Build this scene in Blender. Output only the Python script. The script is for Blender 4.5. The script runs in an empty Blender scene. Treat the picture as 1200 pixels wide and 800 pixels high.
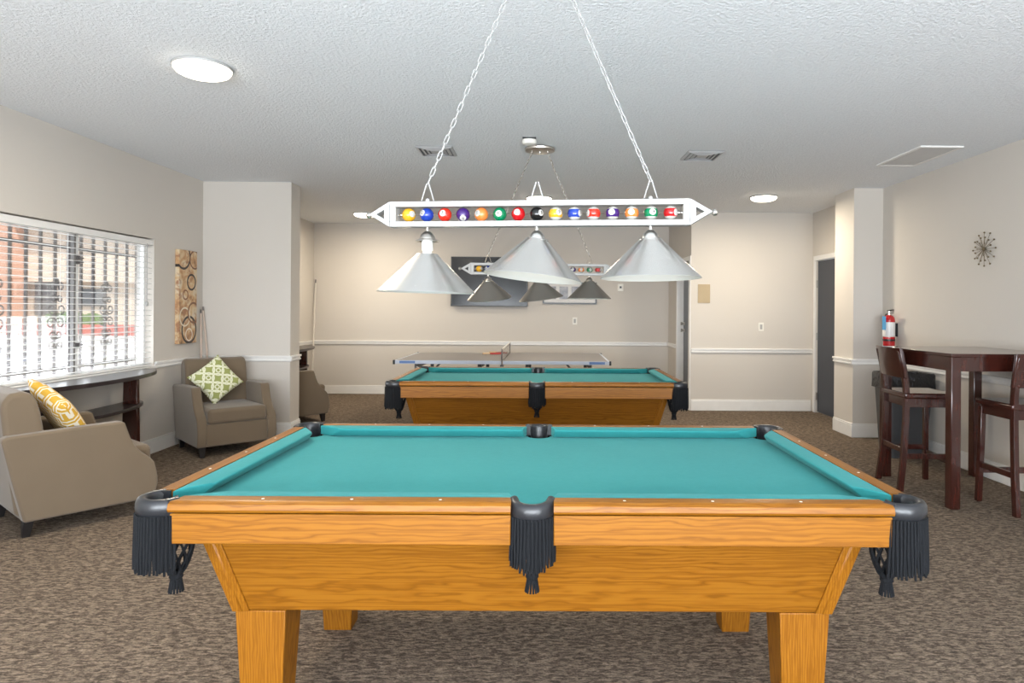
import bpy, bmesh, math, random
from math import sin, cos, pi, radians as R
from mathutils import Vector, Matrix
random.seed(7)
SC = bpy.context.scene
COL = SC.collection

# ---------------------------------------------------------------- camera
CAM_H = 1.36
F_PX, CX, CY, ROLL, YAW = 768.26, 647.5, 362.1, 0.0071, 0.0166
cam = bpy.data.cameras.new('camera'); camo = bpy.data.objects.new('camera', cam); COL.objects.link(camo)
fw = Vector((sin(YAW), cos(YAW), 0)); rt = Vector((cos(YAW), -sin(YAW), 0)); up = Vector((0, 0, 1))
r2 = cos(ROLL) * rt + sin(ROLL) * up; u2 = -sin(ROLL) * rt + cos(ROLL) * up
m = Matrix((r2, u2, -fw)).transposed().to_4x4(); m.translation = (0, 0, CAM_H)
camo.matrix_world = m
cam.sensor_width = 36; cam.lens = F_PX / 1200 * 36
cam.shift_x = -(CX - 600) / 1200; cam.shift_y = -(400 - CY) / 1200
cam.clip_start = 0.05; cam.clip_end = 300
SC.camera = camo

# ---------------------------------------------------------------- world, sun, large lights, exposure
SC.view_settings.view_transform = 'Standard'; SC.view_settings.look = 'None'
SC.view_settings.exposure = -0.10; SC.view_settings.gamma = 1; SC.view_settings.use_curve_mapping = False
SC.cycles.use_denoising = True
SC.cycles.max_bounces = 10; SC.cycles.diffuse_bounces = 6; SC.cycles.glossy_bounces = 4
SC.cycles.transparent_max_bounces = 16; SC.cycles.sample_clamp_indirect = 6
SC.cycles.caustics_reflective = False; SC.cycles.caustics_refractive = False
W = bpy.data.worlds.new('sky'); SC.world = W; W.use_nodes = True
bg = W.node_tree.nodes['Background']; bg.inputs[0].default_value = (0.86, 0.93, 1, 1); bg.inputs[1].default_value = 2.6

def lamp(name, typ, loc, power, color=(1, 1, 1), rot=None, aim=None, **k):
    l = bpy.data.lights.new(name, typ); l.energy = power; l.color = color
    for a, b in k.items(): setattr(l, a, b)
    o = bpy.data.objects.new(name, l); o.location = loc
    if aim is not None: o.rotation_euler = (Vector(aim) - Vector(loc)).to_track_quat('-Z', 'Y').to_euler()
    elif rot: o.rotation_euler = rot
    COL.objects.link(o); return o

lamp('sun', 'SUN', (0, 0, 20), 7.5, (1, 0.95, 0.88), aim=(-0.6 * 20, 0.45 * 20, 20 - 0.8 * 20), angle=0.02)
# added fill light behind the camera, aimed up to brighten the ceiling
lamp('added_rear_fill', 'AREA', (0.0, -2.0, 1.15), 800, (0.88, 0.94, 1.0), aim=(0, 1.0, 4.9), shape='RECTANGLE', size=5.4, size_y=1.5)
# daylight coming in through the blinds of the left window
lamp('left_window_daylight', 'AREA', (-4.05, 5.1, 0.85), 70, (0.90, 0.95, 1.0), aim=(-1.0, 5.3, 2.0), shape='RECTANGLE', size=2.0, size_y=0.9)
# the photographer's flash
lamp('camera_flash', 'AREA', (-0.10, -0.10, 1.40), 5, (1, 0.98, 0.95), aim=(0, 5, 1.9), shape='DISK', size=0.12)

# ---------------------------------------------------------------- mesh helper
class MB:
    def __init__(s): s.bm = bmesh.new(); s.mi = 0
    def face(s, vs):
        try: f = s.bm.faces.new(vs); f.material_index = s.mi; return f
        except ValueError: return None
    def v(s, *p): return s.bm.verts.new(p if len(p) == 3 else p[0])
    def box(s, a, b, M=None):
        x0, y0, z0 = a; x1, y1, z1 = b
        return s.hexa([(x0, y0, z0), (x1, y0, z0), (x1, y1, z0), (x0, y1, z0)], [(x0, y0, z1), (x1, y0, z1), (x1, y1, z1), (x0, y1, z1)], M)
    def hexa(s, lo, hi, M=None):
        return s.loft([lo, hi], M)
    def loft(s, rings, M=None, cap=True, closed=True):
        rs = []
        for r in rings:
            rs.append([s.v(*(M @ Vector(p) if M else Vector(p))) for p in r])
        n = len(rs[0])
        for a, b in zip(rs, rs[1:]):
            for i in range(n if closed else n - 1):
                j = (i + 1) % n; s.face([a[i], a[j], b[j], b[i]])
        if cap:
            s.face(list(reversed(rs[0]))); s.face(rs[-1])
        return s
    def prism(s, poly, axis, a, b, M=None):
        def q(p, t):
            return {'x': (t, p[0], p[1]), 'y': (p[0], t, p[1]), 'z': (p[0], p[1], t)}[axis]
        return s.loft([[q(p, a) for p in poly], [q(p, b) for p in poly]], M)
    def lathe(s, prof, n=32, M=None, cap=True):
        rings = [[(r * cos(2 * pi * i / n), r * sin(2 * pi * i / n), z) for i in range(n)] for r, z in prof]
        return s.loft(rings, M, cap)
    def cyl(s, p, q, r, r1=None, n=10, cap=True):
        p, q = Vector(p), Vector(q); d = q - p
        M = Matrix.Translation(p) @ d.to_track_quat('Z', 'Y').to_matrix().to_4x4()
        return s.lathe([(r, 0), (r if r1 is None else r1, d.length)], n, M, cap)
    def tube(s, pts, r, n=8, closed=False, flat=1.0):
        pts = [Vector(p) for p in pts]; m = len(pts); rings = []; prev = None
        for i, p in enumerate(pts):
            if closed: t = pts[(i + 1) % m] - pts[i - 1]
            else: t = pts[min(i + 1, m - 1)] - pts[max(i - 1, 0)]
            t.normalize()
            if prev is None:
                a = Vector((0, 0, 1)) if abs(t.z) < .9 else Vector((1, 0, 0)); nrm = (a - t * a.dot(t)).normalized()
            else: nrm = (prev - t * prev.dot(t)).normalized()
            prev = nrm; bn = t.cross(nrm)
            rr = r[i] if isinstance(r, (list, tuple)) else r
            rings.append([tuple(p + nrm * rr * cos(2 * pi * k / n) + bn * rr * flat * sin(2 * pi * k / n)) for k in range(n)])
        if closed:
            rs = [[s.v(*p) for p in g] for g in rings]
            for i in range(m):
                a, b = rs[i], rs[(i + 1) % m]
                for k in range(n): s.face([a[k], a[(k + 1) % n], b[(k + 1) % n], b[k]])
            return s
        return s.loft(rings)
    def sweep(s, prof, path, closed=False):
        """prof: (out, up) points; path: list of (x,y,z,nx,ny) giving the outward normal"""
        rings = [[(x + o * nx, y + o * ny, z + u) for o, u in prof] for x, y, z, nx, ny in path]
        return s.loft(rings)
    def ball(s, c, r, nu=20, nv=12, sc=(1, 1, 1)):
        top = s.v(c[0], c[1], c[2] + r * sc[2]); bot = s.v(c[0], c[1], c[2] - r * sc[2]); rs = []
        for j in range(1, nv):
            th = pi * j / nv
            rs.append([s.v(c[0] + r * sc[0] * sin(th) * cos(2 * pi * i / nu), c[1] + r * sc[1] * sin(th) * sin(2 * pi * i / nu), c[2] + r * sc[2] * cos(th)) for i in range(nu)])
        for i in range(nu):
            k = (i + 1) % nu; s.face([top, rs[0][i], rs[0][k]]); s.face([bot, rs[-1][k], rs[-1][i]])
        for a, b in zip(rs, rs[1:]):
            for i in range(nu):
                k = (i + 1) % nu; s.face([a[i], b[i], b[k], a[k]])
        return s
    def build(s, name, mats, parent=None, bevel=0, seg=2, ang=40, smooth=True, sub=0, weld=False):
        if weld: bmesh.ops.remove_doubles(s.bm, verts=s.bm.verts, dist=1e-5)
        bmesh.ops.recalc_face_normals(s.bm, faces=s.bm.faces)
        me = bpy.data.meshes.new(name); s.bm.to_mesh(me); s.bm.free()
        for mt in (mats if isinstance(mats, (list, tuple)) else [mats]): me.materials.append(mt)
        o = bpy.data.objects.new(name, me); COL.objects.link(o)
        if smooth:
            for p in me.polygons: p.use_smooth = True
            me.set_sharp_from_angle(angle=R(ang))
        if bevel:
            b = o.modifiers.new('bevel', 'BEVEL'); b.width = bevel; b.segments = seg; b.limit_method = 'ANGLE'; b.angle_limit = R(35)
            b.harden_normals = False
        if sub:
            b = o.modifiers.new('sub', 'SUBSURF'); b.levels = sub; b.render_levels = sub
        if parent: o.parent = parent
        return o

def thing(name, label, cat, loc=(0, 0, 0), rz=0, group=None):
    o = bpy.data.objects.new(name, None); COL.objects.link(o); o.empty_display_size = .1
    o.location = loc; o.rotation_euler = (0, 0, rz); o['label'] = label; o['category'] = cat
    if group: o['group'] = group
    return o
def tag(o, label, cat, group=None, kind=None):
    o['label'] = label; o['category'] = cat
    if group: o['group'] = group
    if kind: o['kind'] = kind
    return o
def struct(o, label=None):
    o['kind'] = 'structure'
    if label: o['label'] = label
    return o
def dup(root, loc, rz, label):
    r = root.copy(); COL.objects.link(r); r.location = loc; r.rotation_euler = (0, 0, rz); r['label'] = label
    for ch in list(root.children):
        c = ch.copy(); COL.objects.link(c); c.parent = r
        for g in ch.children:
            d = g.copy(); COL.objects.link(d); d.parent = c
    return r

# ---------------------------------------------------------------- materials
class NT:
    def __init__(s, name):
        s.m = bpy.data.materials.new(name); s.m.use_nodes = True; s.t = s.m.node_tree
        s.b = s.t.nodes['Principled BSDF']; s.out = s.t.nodes['Material Output']
    def n(s, typ, **k):
        nd = s.t.nodes.new(typ)
        for a, b in k.items():
            if a.startswith('i_'): nd.inputs[a[2:].replace('_', ' ')].default_value = b
            else: setattr(nd, a, b)
        return nd
    def l(s, a, b): s.t.links.new(a, b)
    def set(s, **k):
        for a, b in k.items():
            i = s.b.inputs[a.replace('_', ' ')]
            i.default_value = (*b, 1) if isinstance(b, tuple) and len(b) == 3 else b
        return s
    def coord(s, kind='Object', scale=(1, 1, 1), rot=(0, 0, 0), loc=(0, 0, 0)):
        tc = s.n('ShaderNodeTexCoord'); mp = s.n('ShaderNodeMapping')
        mp.inputs['Scale'].default_value = scale; mp.inputs['Rotation'].default_value = rot; mp.inputs['Location'].default_value = loc
        s.l(tc.outputs[kind], mp.inputs[0]); return mp.outputs[0]
    def noise(s, vec, scale, detail=3, rough=.5, dist=0):
        n = s.n('ShaderNodeTexNoise'); n.inputs['Scale'].default_value = scale; n.inputs['Detail'].default_value = detail
        n.inputs['Roughness'].default_value = rough; n.inputs['Distortion'].default_value = dist
        s.l(vec, n.inputs['Vector']); return n.outputs[0]
    def ramp(s, fac, stops):
        r = s.n('ShaderNodeValToRGB'); e = r.color_ramp.elements
        while len(e) < len(stops): e.new(.5)
        for el, (p, c) in zip(e, stops): el.position = p; el.color = (*c, 1) if len(c) == 3 else c
        s.l(fac, r.inputs[0]); return r.outputs[0]
    def mix(s, fac, a, b, mode='MIX'):
        x = s.n('ShaderNodeMix'); x.data_type = 'RGBA'; x.blend_type = mode
        for sock, val in ((x.inputs[0], fac), (x.inputs[6], a), (x.inputs[7], b)):
            if hasattr(val, 'is_linked'): s.l(val, sock)
            else: sock.default_value = (*val, 1) if isinstance(val, tuple) and len(val) == 3 else val
        return x.outputs[2]
    def math(s, op, a, b=None, clamp=False):
        x = s.n('ShaderNodeMath'); x.operation = op; x.use_clamp = clamp
        for sock, val in ((x.inputs[0], a), (x.inputs[1], b)):
            if val is None: continue
            if hasattr(val, 'is_linked'): s.l(val, sock)
            else: sock.default_value = val
        return x.outputs[0]
    def xyz(s, vec):
        x = s.n('ShaderNodeSeparateXYZ'); s.l(vec, x.inputs[0]); return x.outputs
    def bump(s, h, strength, dist=.01):
        b = s.n('ShaderNodeBump'); b.inputs['Strength'].default_value = strength; b.inputs['Distance'].default_value = dist
        s.l(h, b.inputs['Height']); s.l(b.outputs[0], s.b.inputs['Normal']); return s
    def base(s, c): s.l(c, s.b.inputs['Base Color']); return s

def plain(name, col, rough=.5, metal=0, coat=0, bump=None, **k):
    n = NT(name); n.set(Base_Color=col, Roughness=rough, Metallic=metal, **k)
    if coat: n.set(Coat_Weight=coat, Coat_Roughness=.1)
    v = n.coord()
    if bump:
        n.bump(n.noise(v, bump[0], 3), bump[1], bump[2])
    else:
        c = n.noise(v, 9, 3); n.base(n.mix(c, tuple(x * .94 for x in col), tuple(min(1, x * 1.05) for x in col)))
    return n.m

def m_wall():
    n = NT('wall_paint'); v = n.coord()
    c = n.noise(v, 1.3, 3); n.base(n.mix(c, (.585, .545, .495), (.615, .575, .525)))
    n.set(Roughness=.75); n.bump(n.noise(v, 90, 4, .6), .25, .004); return n.m
def m_ceiling():
    n = NT('popcorn_ceiling'); v = n.coord()
    a = n.noise(v, 55, 4, .65, .3); b = n.noise(v, .8, 2)
    c = n.ramp(a, [(.3, (.70, .725, .755)), (.62, (.84, .865, .895))])
    n.base(n.mix(b, c, (.82, .845, .87))); n.set(Roughness=.95)
    n.bump(a, .75, .018); return n.m
def m_carpet():
    n = NT('loop_carpet'); v = n.coord()
    v1 = n.coord(scale=(26, 75, 30)); v2 = n.coord(scale=(110, 190, 100)); v3 = n.coord(scale=(3, 4, 3))
    a = n.noise(v1, 1, 3, .6, .8); b = n.noise(v2, 1, 2, .6); c = n.noise(v3, 1, 2)
    col = n.ramp(a, [(.38, (.018, .013, .009)), (.47, (.11, .083, .059)), (.56, (.27, .208, .150)), (.68, (.42, .328, .245))])
    col = n.mix(n.ramp(b, [(.3, (0, 0, 0)), (.7, (1, 1, 1))]), n.mix(.5, col, (.04, .03, .024)), n.mix(.25, col, (.42, .33, .26)))
    col = n.mix(n.math('MULTIPLY', c, .2), col, (.16, .12, .092))
    n.base(col); n.set(Roughness=.95, Specular_IOR_Level=.1)
    n.bump(n.math('ADD', a, n.math('MULTIPLY', b, .7)), .8, .012); return n.m
def m_oak(axis, seed=0.0, k=1.0):
    n = NT('oak_grain_' + axis)
    s = {'x': (.16, 1, 1), 'y': (1, .16, 1), 'z': (1, 1, .16)}[axis]
    off = {'x': (.3 + seed, .31, -.52), 'y': (.33, .2 + seed, -.5), 'z': (.21, .37, seed)}[axis]
    tilt = {'x': (0, .018, .022), 'y': (.02, 0, .02), 'z': (.03, .02, 0)}[axis]
    v = n.coord(scale=s, loc=off, rot=tilt)
    w = n.n('ShaderNodeTexWave', wave_type='RINGS', rings_direction=axis.upper())
    w.inputs['Scale'].default_value = 38; w.inputs['Distortion'].default_value = 9; w.inputs['Detail'].default_value = 2.5
    w.inputs['Detail Scale'].default_value = .9; w.inputs['Detail Roughness'].default_value = .45
    n.l(v, w.inputs[0])
    sf = {'x': (3, 170, 170), 'y': (170, 3, 170), 'z': (170, 170, 3)}[axis]
    p = n.noise(n.coord(scale=sf), 1, 3, .6); big = n.noise(v, 3, 2)
    A, B, Cc = (.44 * k, .170 * k, .013 * k), (.42 * k, .154 * k, .011 * k), (.25 * k, .082 * k, .004 * k)
    c = n.ramp(w.outputs[1], [(.0, Cc), (.14, (.36 * k, .126 * k, .006 * k)), (.42, B), (.9, A)])
    c = n.mix(n.ramp(p, [(.36, (1, 1, 1)), (.52, (0, 0, 0))]), c, (.29 * k, .096 * k, .005 * k))
    c = n.mix(n.math('MULTIPLY', big, .35), c, (.44 * k, .172 * k, .010 * k))
    n.base(c); n.set(Roughness=.42, Coat_Weight=.05, Coat_Roughness=.2, Specular_IOR_Level=.25); n.bump(p, .06, .002); return n.m
def m_cloth():
    n = NT('teal_felt'); v = n.coord()
    a = n.noise(v, 2.2, 4, .6); b = n.noise(v, 700, 2); c = n.noise(v, 45, 3)
    col = n.mix(a, (.013, .185, .195), (.034, .245, .245)); col = n.mix(n.math('MULTIPLY', c, .22), col, (.07, .32, .315))
    n.base(col); n.set(Roughness=.9, Sheen_Weight=.15, Sheen_Roughness=.4, Specular_IOR_Level=.15); n.bump(b, .15, .001)
    n.b.inputs['Sheen Tint'].default_value = (.5, .95, .95, 1); return n.m
def m_darkwood():
    n = NT('dark_mahogany'); v = n.coord(scale=(12, 12, 1.5)); a = n.noise(v, 5, 4, .6)
    n.base(n.ramp(a, [(.3, (.024, .0055, .004)), (.7, (.058, .013, .008))])); n.set(Roughness=.22, Coat_Weight=.5, Coat_Roughness=.08); return n.m
def m_espresso():
    n = NT('espresso_laminate'); v = n.coord(scale=(3, 1.2, 3)); a = n.noise(v, 8, 4)
    n.base(n.ramp(a, [(.3, (.020, .015, .016)), (.7, (.042, .032, .033))])); n.set(Roughness=.28); return n.m
def m_fabric(name, a, b, sc=420):
    n = NT(name); v = n.coord(); w = n.noise(v, sc, 2, .6); big = n.noise(v, 6, 3)
    n.base(n.mix(n.math('MULTIPLY', n.math('ADD', w, big), .5), a, b)); n.set(Roughness=.8, Sheen_Weight=.25, Specular_IOR_Level=.25); n.bump(w, .2, .001); return n.m
def m_brushed(name, col, rough):
    n = NT(name); v = n.coord(scale=(1, 1, 60)); a = n.noise(v, 14, 3)
    n.base(n.mix(a, tuple(x * .93 for x in col), col)); n.set(Metallic=1.0, Roughness=rough, Anisotropic=.75); tg_ = n.n('ShaderNodeTangent', direction_type='RADIAL', axis='Z'); n.l(tg_.outputs[0], n.b.inputs['Tangent']); return n.m
def m_emit(name, col, s):
    n = NT(name); n.set(Base_Color=(.9, .9, .88), Emission_Color=col, Emission_Strength=s, Roughness=.4); n.coord(); return n.m
def m_glass():
    n = NT('window_glass'); tr = n.n('ShaderNodeBsdfTransparent'); gl = n.n('ShaderNodeBsdfGlossy'); gl.inputs['Roughness'].default_value = .02
    fr = n.n('ShaderNodeFresnel'); mx = n.n('ShaderNodeMixShader'); fr.inputs[0].default_value = 1.45
    f = n.math('MULTIPLY', fr.outputs[0], .6)
    n.l(f, mx.inputs[0]); n.l(tr.outputs[0], mx.inputs[1]); n.l(gl.outputs[0], mx.inputs[2]); n.l(mx.outputs[0], n.out.inputs[0]); return n.m

WALL, CEIL, CARPET = m_wall(), m_ceiling(), m_carpet()
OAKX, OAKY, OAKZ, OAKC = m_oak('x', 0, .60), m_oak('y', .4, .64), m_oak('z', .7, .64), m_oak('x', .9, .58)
FELT, DARKW, ESP = m_cloth(), m_darkwood(), m_espresso()
WHITE = plain('white_trim_paint', (.80, .79, .77), .35)
WMETAL = plain('white_powder_coat', (.37, .368, .358), .5)
LEATHER = plain('black_leather', (.017, .018, .021), .32, bump=(160, .12, .002))
CORD = plain('black_cord', (.010, .011, .013), .9, bump=(420, .8, .004), Specular_IOR_Level=.2)
TAUPE = m_fabric('taupe_leatherette', (.132, .098, .064), (.165, .123, .082))
BLACKW = plain('black_leg_wood', (.012, .010, .010), .35)
ALU = m_brushed('brushed_aluminium', (.80, .785, .755), .24)
NICK = m_brushed('brushed_nickel', (.55, .52, .48), .28)
DNICK = m_brushed('pewter_metal', (.42, .39, .35), .30)
GLASS = m_glass()
IRON = plain('grey_iron', (.12, .11, .11), .5)
BLACKP = plain('black_plastic', (.012, .012, .014), .3)
DOORP = plain('slate_door_paint', (.034, .040, .054), .38)
IVORY = plain('ivory_plastic', (.78, .76, .70), .4)

# ---------------------------------------------------------------- room shell
XL, XR, YK, YF, HC = -3.603, 3.683, 10.423, -2.25, 2.69
XPL, YP, YPL = -2.673, 7.025, 7.289
XPR, YPR = 3.365, 7.477
XB, YB = 2.024, 8.857
ZCR = .844
T = .16
WY0, WY1, WZ0, WZ1 = 4.05, 6.15, .785, 1.985      # left window
D1Y0, D1Y1, D1Z = 7.80, 8.745, 2.04               # slate door in right wall
D2Y0, D2Y1 = 8.955, 9.72                          # door in the side of the closet

struct(MB().box((XL - T, YF - T, -.12), (XR + T, YK + T, 0)).build('floor', CARPET, smooth=False), 'brown flecked loop carpet')
struct(MB().box((XL - T, YF - T, HC), (XR + T, YK + T, HC + .12)).build('ceiling', CEIL, smooth=False), 'white popcorn ceiling')
b = MB()
b.box((XL - T, YF, 0), (XL, WY0, HC)); b.box((XL - T, WY1, 0), (XL, YK, HC)); b.box((XL - T, WY0, 0), (XL, WY1, WZ0)); b.box((XL - T, WY0, WZ1), (XL, WY1, HC))
struct(b.build('wall_left', WALL, smooth=False))
b = MB()
b.box((XR, YF, 0), (XR + T, D1Y0, HC)); b.box((XR, D1Y1, 0), (XR + T, YK, HC)); b.box((XR, D1Y0, D1Z), (XR + T, D1Y1, HC))
struct(b.build('wall_right', WALL, smooth=False))
struct(MB().box((XL - T, YK, 0), (XR + T, YK + T, HC)).build('wall_back', WALL, smooth=False))
b = MB()
RW = (-2.9, 2.9, .35, 2.25)
b.box((XL - T, YF - T, 0), (RW[0], YF, HC)); b.box((RW[1], YF - T, 0), (XR + T, YF, HC)); b.box((RW[0], YF - T, 0), (RW[1], YF, RW[2])); b.box((RW[0], YF - T, RW[3]), (RW[1], YF, HC))
struct(b.build('wall_front', WALL, smooth=False))
struct(MB().box((XL, YP, 0), (XPL, YPL, HC)).build('wall_left_pier', WALL, smooth=False), 'beige wall pier jutting from the left wall')
struct(MB().box((XPR, YP, 0), (XR, YPR, HC)).build('wall_right_pier', WALL, smooth=False), 'beige wall pier jutting from the right wall')
b = MB()
b.box((XB, YB, 0), (XR, D2Y0 - .001, HC)); b.box((XB, D2Y1, 0), (XB + .14, YK, HC)); b.box((XB, D2Y0, 2.04), (XB + .14, D2Y1, HC))
struct(b.build('wall_closet', WALL, smooth=False), 'projecting beige closet wall at back right')

def base_run(name, segs, h=.135):
    b = MB()
    for (x0, y0, x1, y1, nx, ny) in segs:
        for t, z0, z1 in ((.016, 0, h - .018), (.011, h - .018, h)):
            b.box((min(x0, x1, x0 + nx * t, x1 + nx * t), min(y0, y1, y0 + ny * t, y1 + ny * t), z0), (max(x0, x1, x0 + nx * t, x1 + nx * t), max(y0, y1, y0 + ny * t, y1 + ny * t), z1))
    return struct(b.build(name, WHITE, bevel=.003, seg=1))
def rail_run(name, segs, z=ZCR):
    b = MB()
    for (x0, y0, x1, y1, nx, ny) in segs:
        for t, z0, z1 in ((.012, z - .062, z - .002), (.026, z - .022, z), (.020, z - .056, z - .040)):
            b.box((min(x0, x1, x0 + nx * t, x1 + nx * t), min(y0, y1, y0 + ny * t, y1 + ny * t), z0), (max(x0, x1, x0 + nx * t, x1 + nx * t), max(y0, y1, y0 + ny * t, y1 + ny * t), z1))
    return struct(b.build(name, WHITE, bevel=.003, seg=1))
e = .012
SL = [(XL, YF, XL, YP, 1, 0), (XL, YPL, XL, YK, 1, 0)]
base_run('baseboard_left', SL)
rail_run('trim_1', [(XL, WY1 + .01, XL, YP, 1, 0), (XL, YPL, XL, YK, 1, 0)])
SP = [(XL, YP, XPL + .016, YP, 0, -1), (XPL, YP, XPL, YPL, 1, 0)]
base_run('baseboard_left_pier', SP); rail_run('trim_2', [(XL, YP, XPL + .02, YP, 0, -1), (XPL, YP, XPL, YPL, 1, 0)])
base_run('baseboard_back', [(XL, YK, XB, YK, 0, -1)]); rail_run('trim_3', [(XL, YK, XB, YK, 0, -1)])
base_run('baseboard_closet', [(XB + .005, YB, XR - .02, YB, 0, -1), (XB, D2Y1 + .065, XB, YK, -1, 0)], .15)
rail_run('trim_4', [(XB + .005, YB, XR, YB, 0, -1), (XB, D2Y1 + .065, XB, YK, -1, 0)])
base_run('baseboard_right_pier', [(XPR - .016, YP, XR, YP, 0, -1), (XPR, YP, XPR, YPR, -1, 0)], .15)
rail_run('trim_5', [(XPR - .02, YP, XR, YP, 0, -1), (XPR, YP, XPR, YPR, -1, 0)])
base_run('baseboard_right', [(XR, YF, XR, YP, -1, 0), (XR, YPR, XR, D1Y0 - .06, -1, 0)], .15)
rail_run('trim_6', [(XR, YF, XR, YP, -1, 0)])

# doors
d = MB().box((XR + .02, D1Y0 + .012, .012), (XR + .06, D1Y1 - .012, D1Z - .012)).build('door_1', DOORP, bevel=.002); struct(d, 'slate grey door in the right wall beyond the pier')
b = MB()
for z in (1.72, 1.02, .22): b.box((XR + .004, D1Y1 - .02, z - .05), (XR + .022, D1Y1 - .006, z + .05)); b.cyl((XR + .006, D1Y1 - .013, z - .05), (XR + .006, D1Y1 - .013, z + .05), .006)
b.build('hinge', DNICK, d)
b = MB(); b.lathe([(.0, 0), (.03, 0), (.03, .01), (.012, .015), (.012, .045), (.028, .055), (.03, .075), (.0, .085)], 16, Matrix.Translation((XR + .02, D1Y0 + .08, 1.0)) @ Matrix.Rotation(-pi / 2, 4, 'Y')); b.build('door_knob', NICK, d)
b = MB(); q = .058
b.box((XR - .014, D1Y1 - .004, 0), (XR + .0, D1Y1 + q, D1Z + q)); b.box((XR - .014, D1Y0 - q, 0), (XR + .0, D1Y0 + .004, D1Z + q)); b.box((XR - .014, D1Y0, D1Z - .004), (XR, D1Y1, D1Z + q))
struct(b.build('trim_7', WHITE, bevel=.003, seg=1))
d = MB().box((XB + .088, D2Y0, .01), (XB + .128, D2Y1 - .002, 2.035)).build('door_2', plain('grey_door_paint', (.115, .125, .145), .4), bevel=.002); struct(d, 'grey door set in the side of the closet wall')
b = MB()
for z, r in ((1.06, .028), (1.16, .024)):
    b.lathe([(.0, 0), (r, 0), (r, .008), (.012, .012), (.012, .03), (.024, .04), (.024, .055), (0, .06)], 16, Matrix.Translation((XB + .088, D2Y1 - .075, z)) @ Matrix.Rotation(-pi / 2, 4, 'Y'))
b.build('door_knob', NICK, d)
b = MB()
b.box((XB - .014, D2Y1, 0), (XB + .0, D2Y1 + .06, 2.10)); b.box((XB - .014, YB + .004, 0), (XB, D2Y0, 2.10)); b.box((XB - .014, D2Y0, 2.04), (XB, D2Y1, 2.10))
b.box((XB - .008, D2Y1 - .004, 0), (XB + .138, D2Y1 + .001, 2.04)); b.box((XB - .008, D2Y0, 0), (XB + .138, D2Y0 + .004, 2.04))
struct(b.build('trim_8', WHITE, bevel=.003, seg=1))
# unseen window added behind the camera to go with the rear fill light
w2 = MB()
for x in (RW[0], -1.0, 1.0, RW[1] - .05): w2.box((x, YF - .12, RW[2]), (x + .05, YF - .06, RW[3]))
w2.box((RW[0], YF - .12, RW[2]), (RW[1], YF - .06, RW[2] + .05)); w2.box((RW[0], YF - .12, RW[3] - .05), (RW[1], YF - .06, RW[3]))
w2 = struct(w2.build('added_rear_window', WHITE))
struct(MB().box((RW[0], YF - .092, RW[2]), (RW[1], YF - .088, RW[3])).build('pane', GLASS, w2))

# left window: frame, panes, sill, blind, grille
PX = XL - .105
b = MB()
fr = .045
b.box((PX - .03, WY0, WZ0), (PX + .03, WY0 + fr, WZ1)); b.box((PX - .03, WY1 - .03, WZ0), (PX + .03, WY1, WZ1))
b.box((PX - .03, WY0, WZ0), (PX + .03, WY1, WZ0 + fr)); b.box((PX - .03, WY0, WZ1 - fr), (PX + .03, WY1, WZ1))
b.box((PX + .004, 5.215, WZ0), (PX + .032, 5.265, WZ1))
win = struct(b.build('window_1', WHITE, bevel=.003, seg=1), 'white framed sliding window behind the blind')
MB().box((PX - .005, WY0 + fr, WZ0 + fr), (PX - .001, 5.20, WZ1 - fr)).build('pane', GLASS, win)
MB().box((PX + .010, 5.22, WZ0 + fr), (PX + .014, WY1 - fr, WZ1 - fr)).build('pane', GLASS, win)
b = MB()
b.box((PX + .018, 5.192, WZ0 + .03), (PX + .045, 5.2145, WZ1 - fr))
o = b.build('meeting_rail', plain('grey_aluminium', (.20, .19, .185), .45), win)
b = MB()
for z in (1.74, 1.705, 1.05): b.box((PX + .03, 5.217, z - .016), (PX + .05, 5.257, z + .016)); b.box((PX + .045, 5.25, z - .004), (PX + .055, 5.29, z + .004))
b.build('latch', IRON, win)
sill = MB().box((XL - .09, WY0, WZ0 - .002), (XL + .03, WY1 + .015, WZ0 + .022)).build('window_sill', WHITE, win, bevel=.004)
blind = thing('window_blind', 'white horizontal slat blind covering the left wall window', 'blind', (XL - .035, 5.1, WZ0))
hw = (WY1 - WY0) / 2 - .012; hh = WZ1 - WZ0
MB().box((-.034, -hw, hh - .066), (.036, hw, hh - .014)).build('headrail', WHITE, blind, bevel=.004)
b = MB(); nsl = 23
for i in range(nsl):
    z = .055 + i * (hh - .135) / (nsl - 1)
    M = Matrix.Translation((0, 0, z)) @ Matrix.Rotation(R(2), 4, 'Y')
    b.prism([(-.025, -.0015), (-.012, .001), (.0, .002), (.012, .001), (.025, -.0015), (.025, .0), (.012, .0025), (0, .0035), (-.012, .0025), (-.025, 0)], 'y', -hw, hw, M)
b.build('slats', plain('white_slat', (.80, .80, .79), .4), blind)
MB().box((-.026, -hw, .026), (.026, hw, .042)).build('bottom_rail', WHITE, blind, bevel=.003)
for y in (-.75, -.05, .72):
    b = MB()
    for dx in (-.027, .027): b.cyl((dx, y, .03), (dx, y, hh - .06), .0013, n=6)
    b.build('ladder_cord', WHITE, blind)
b = MB(); b.cyl((.042, .93, .62), (.042, .93, hh - .05), .0035, n=8); b.ball((.042, .93, .60), .014, 12, 8, (1, 1, 1.8)); b.build('tilt_wand', WMETAL, blind)

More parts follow.
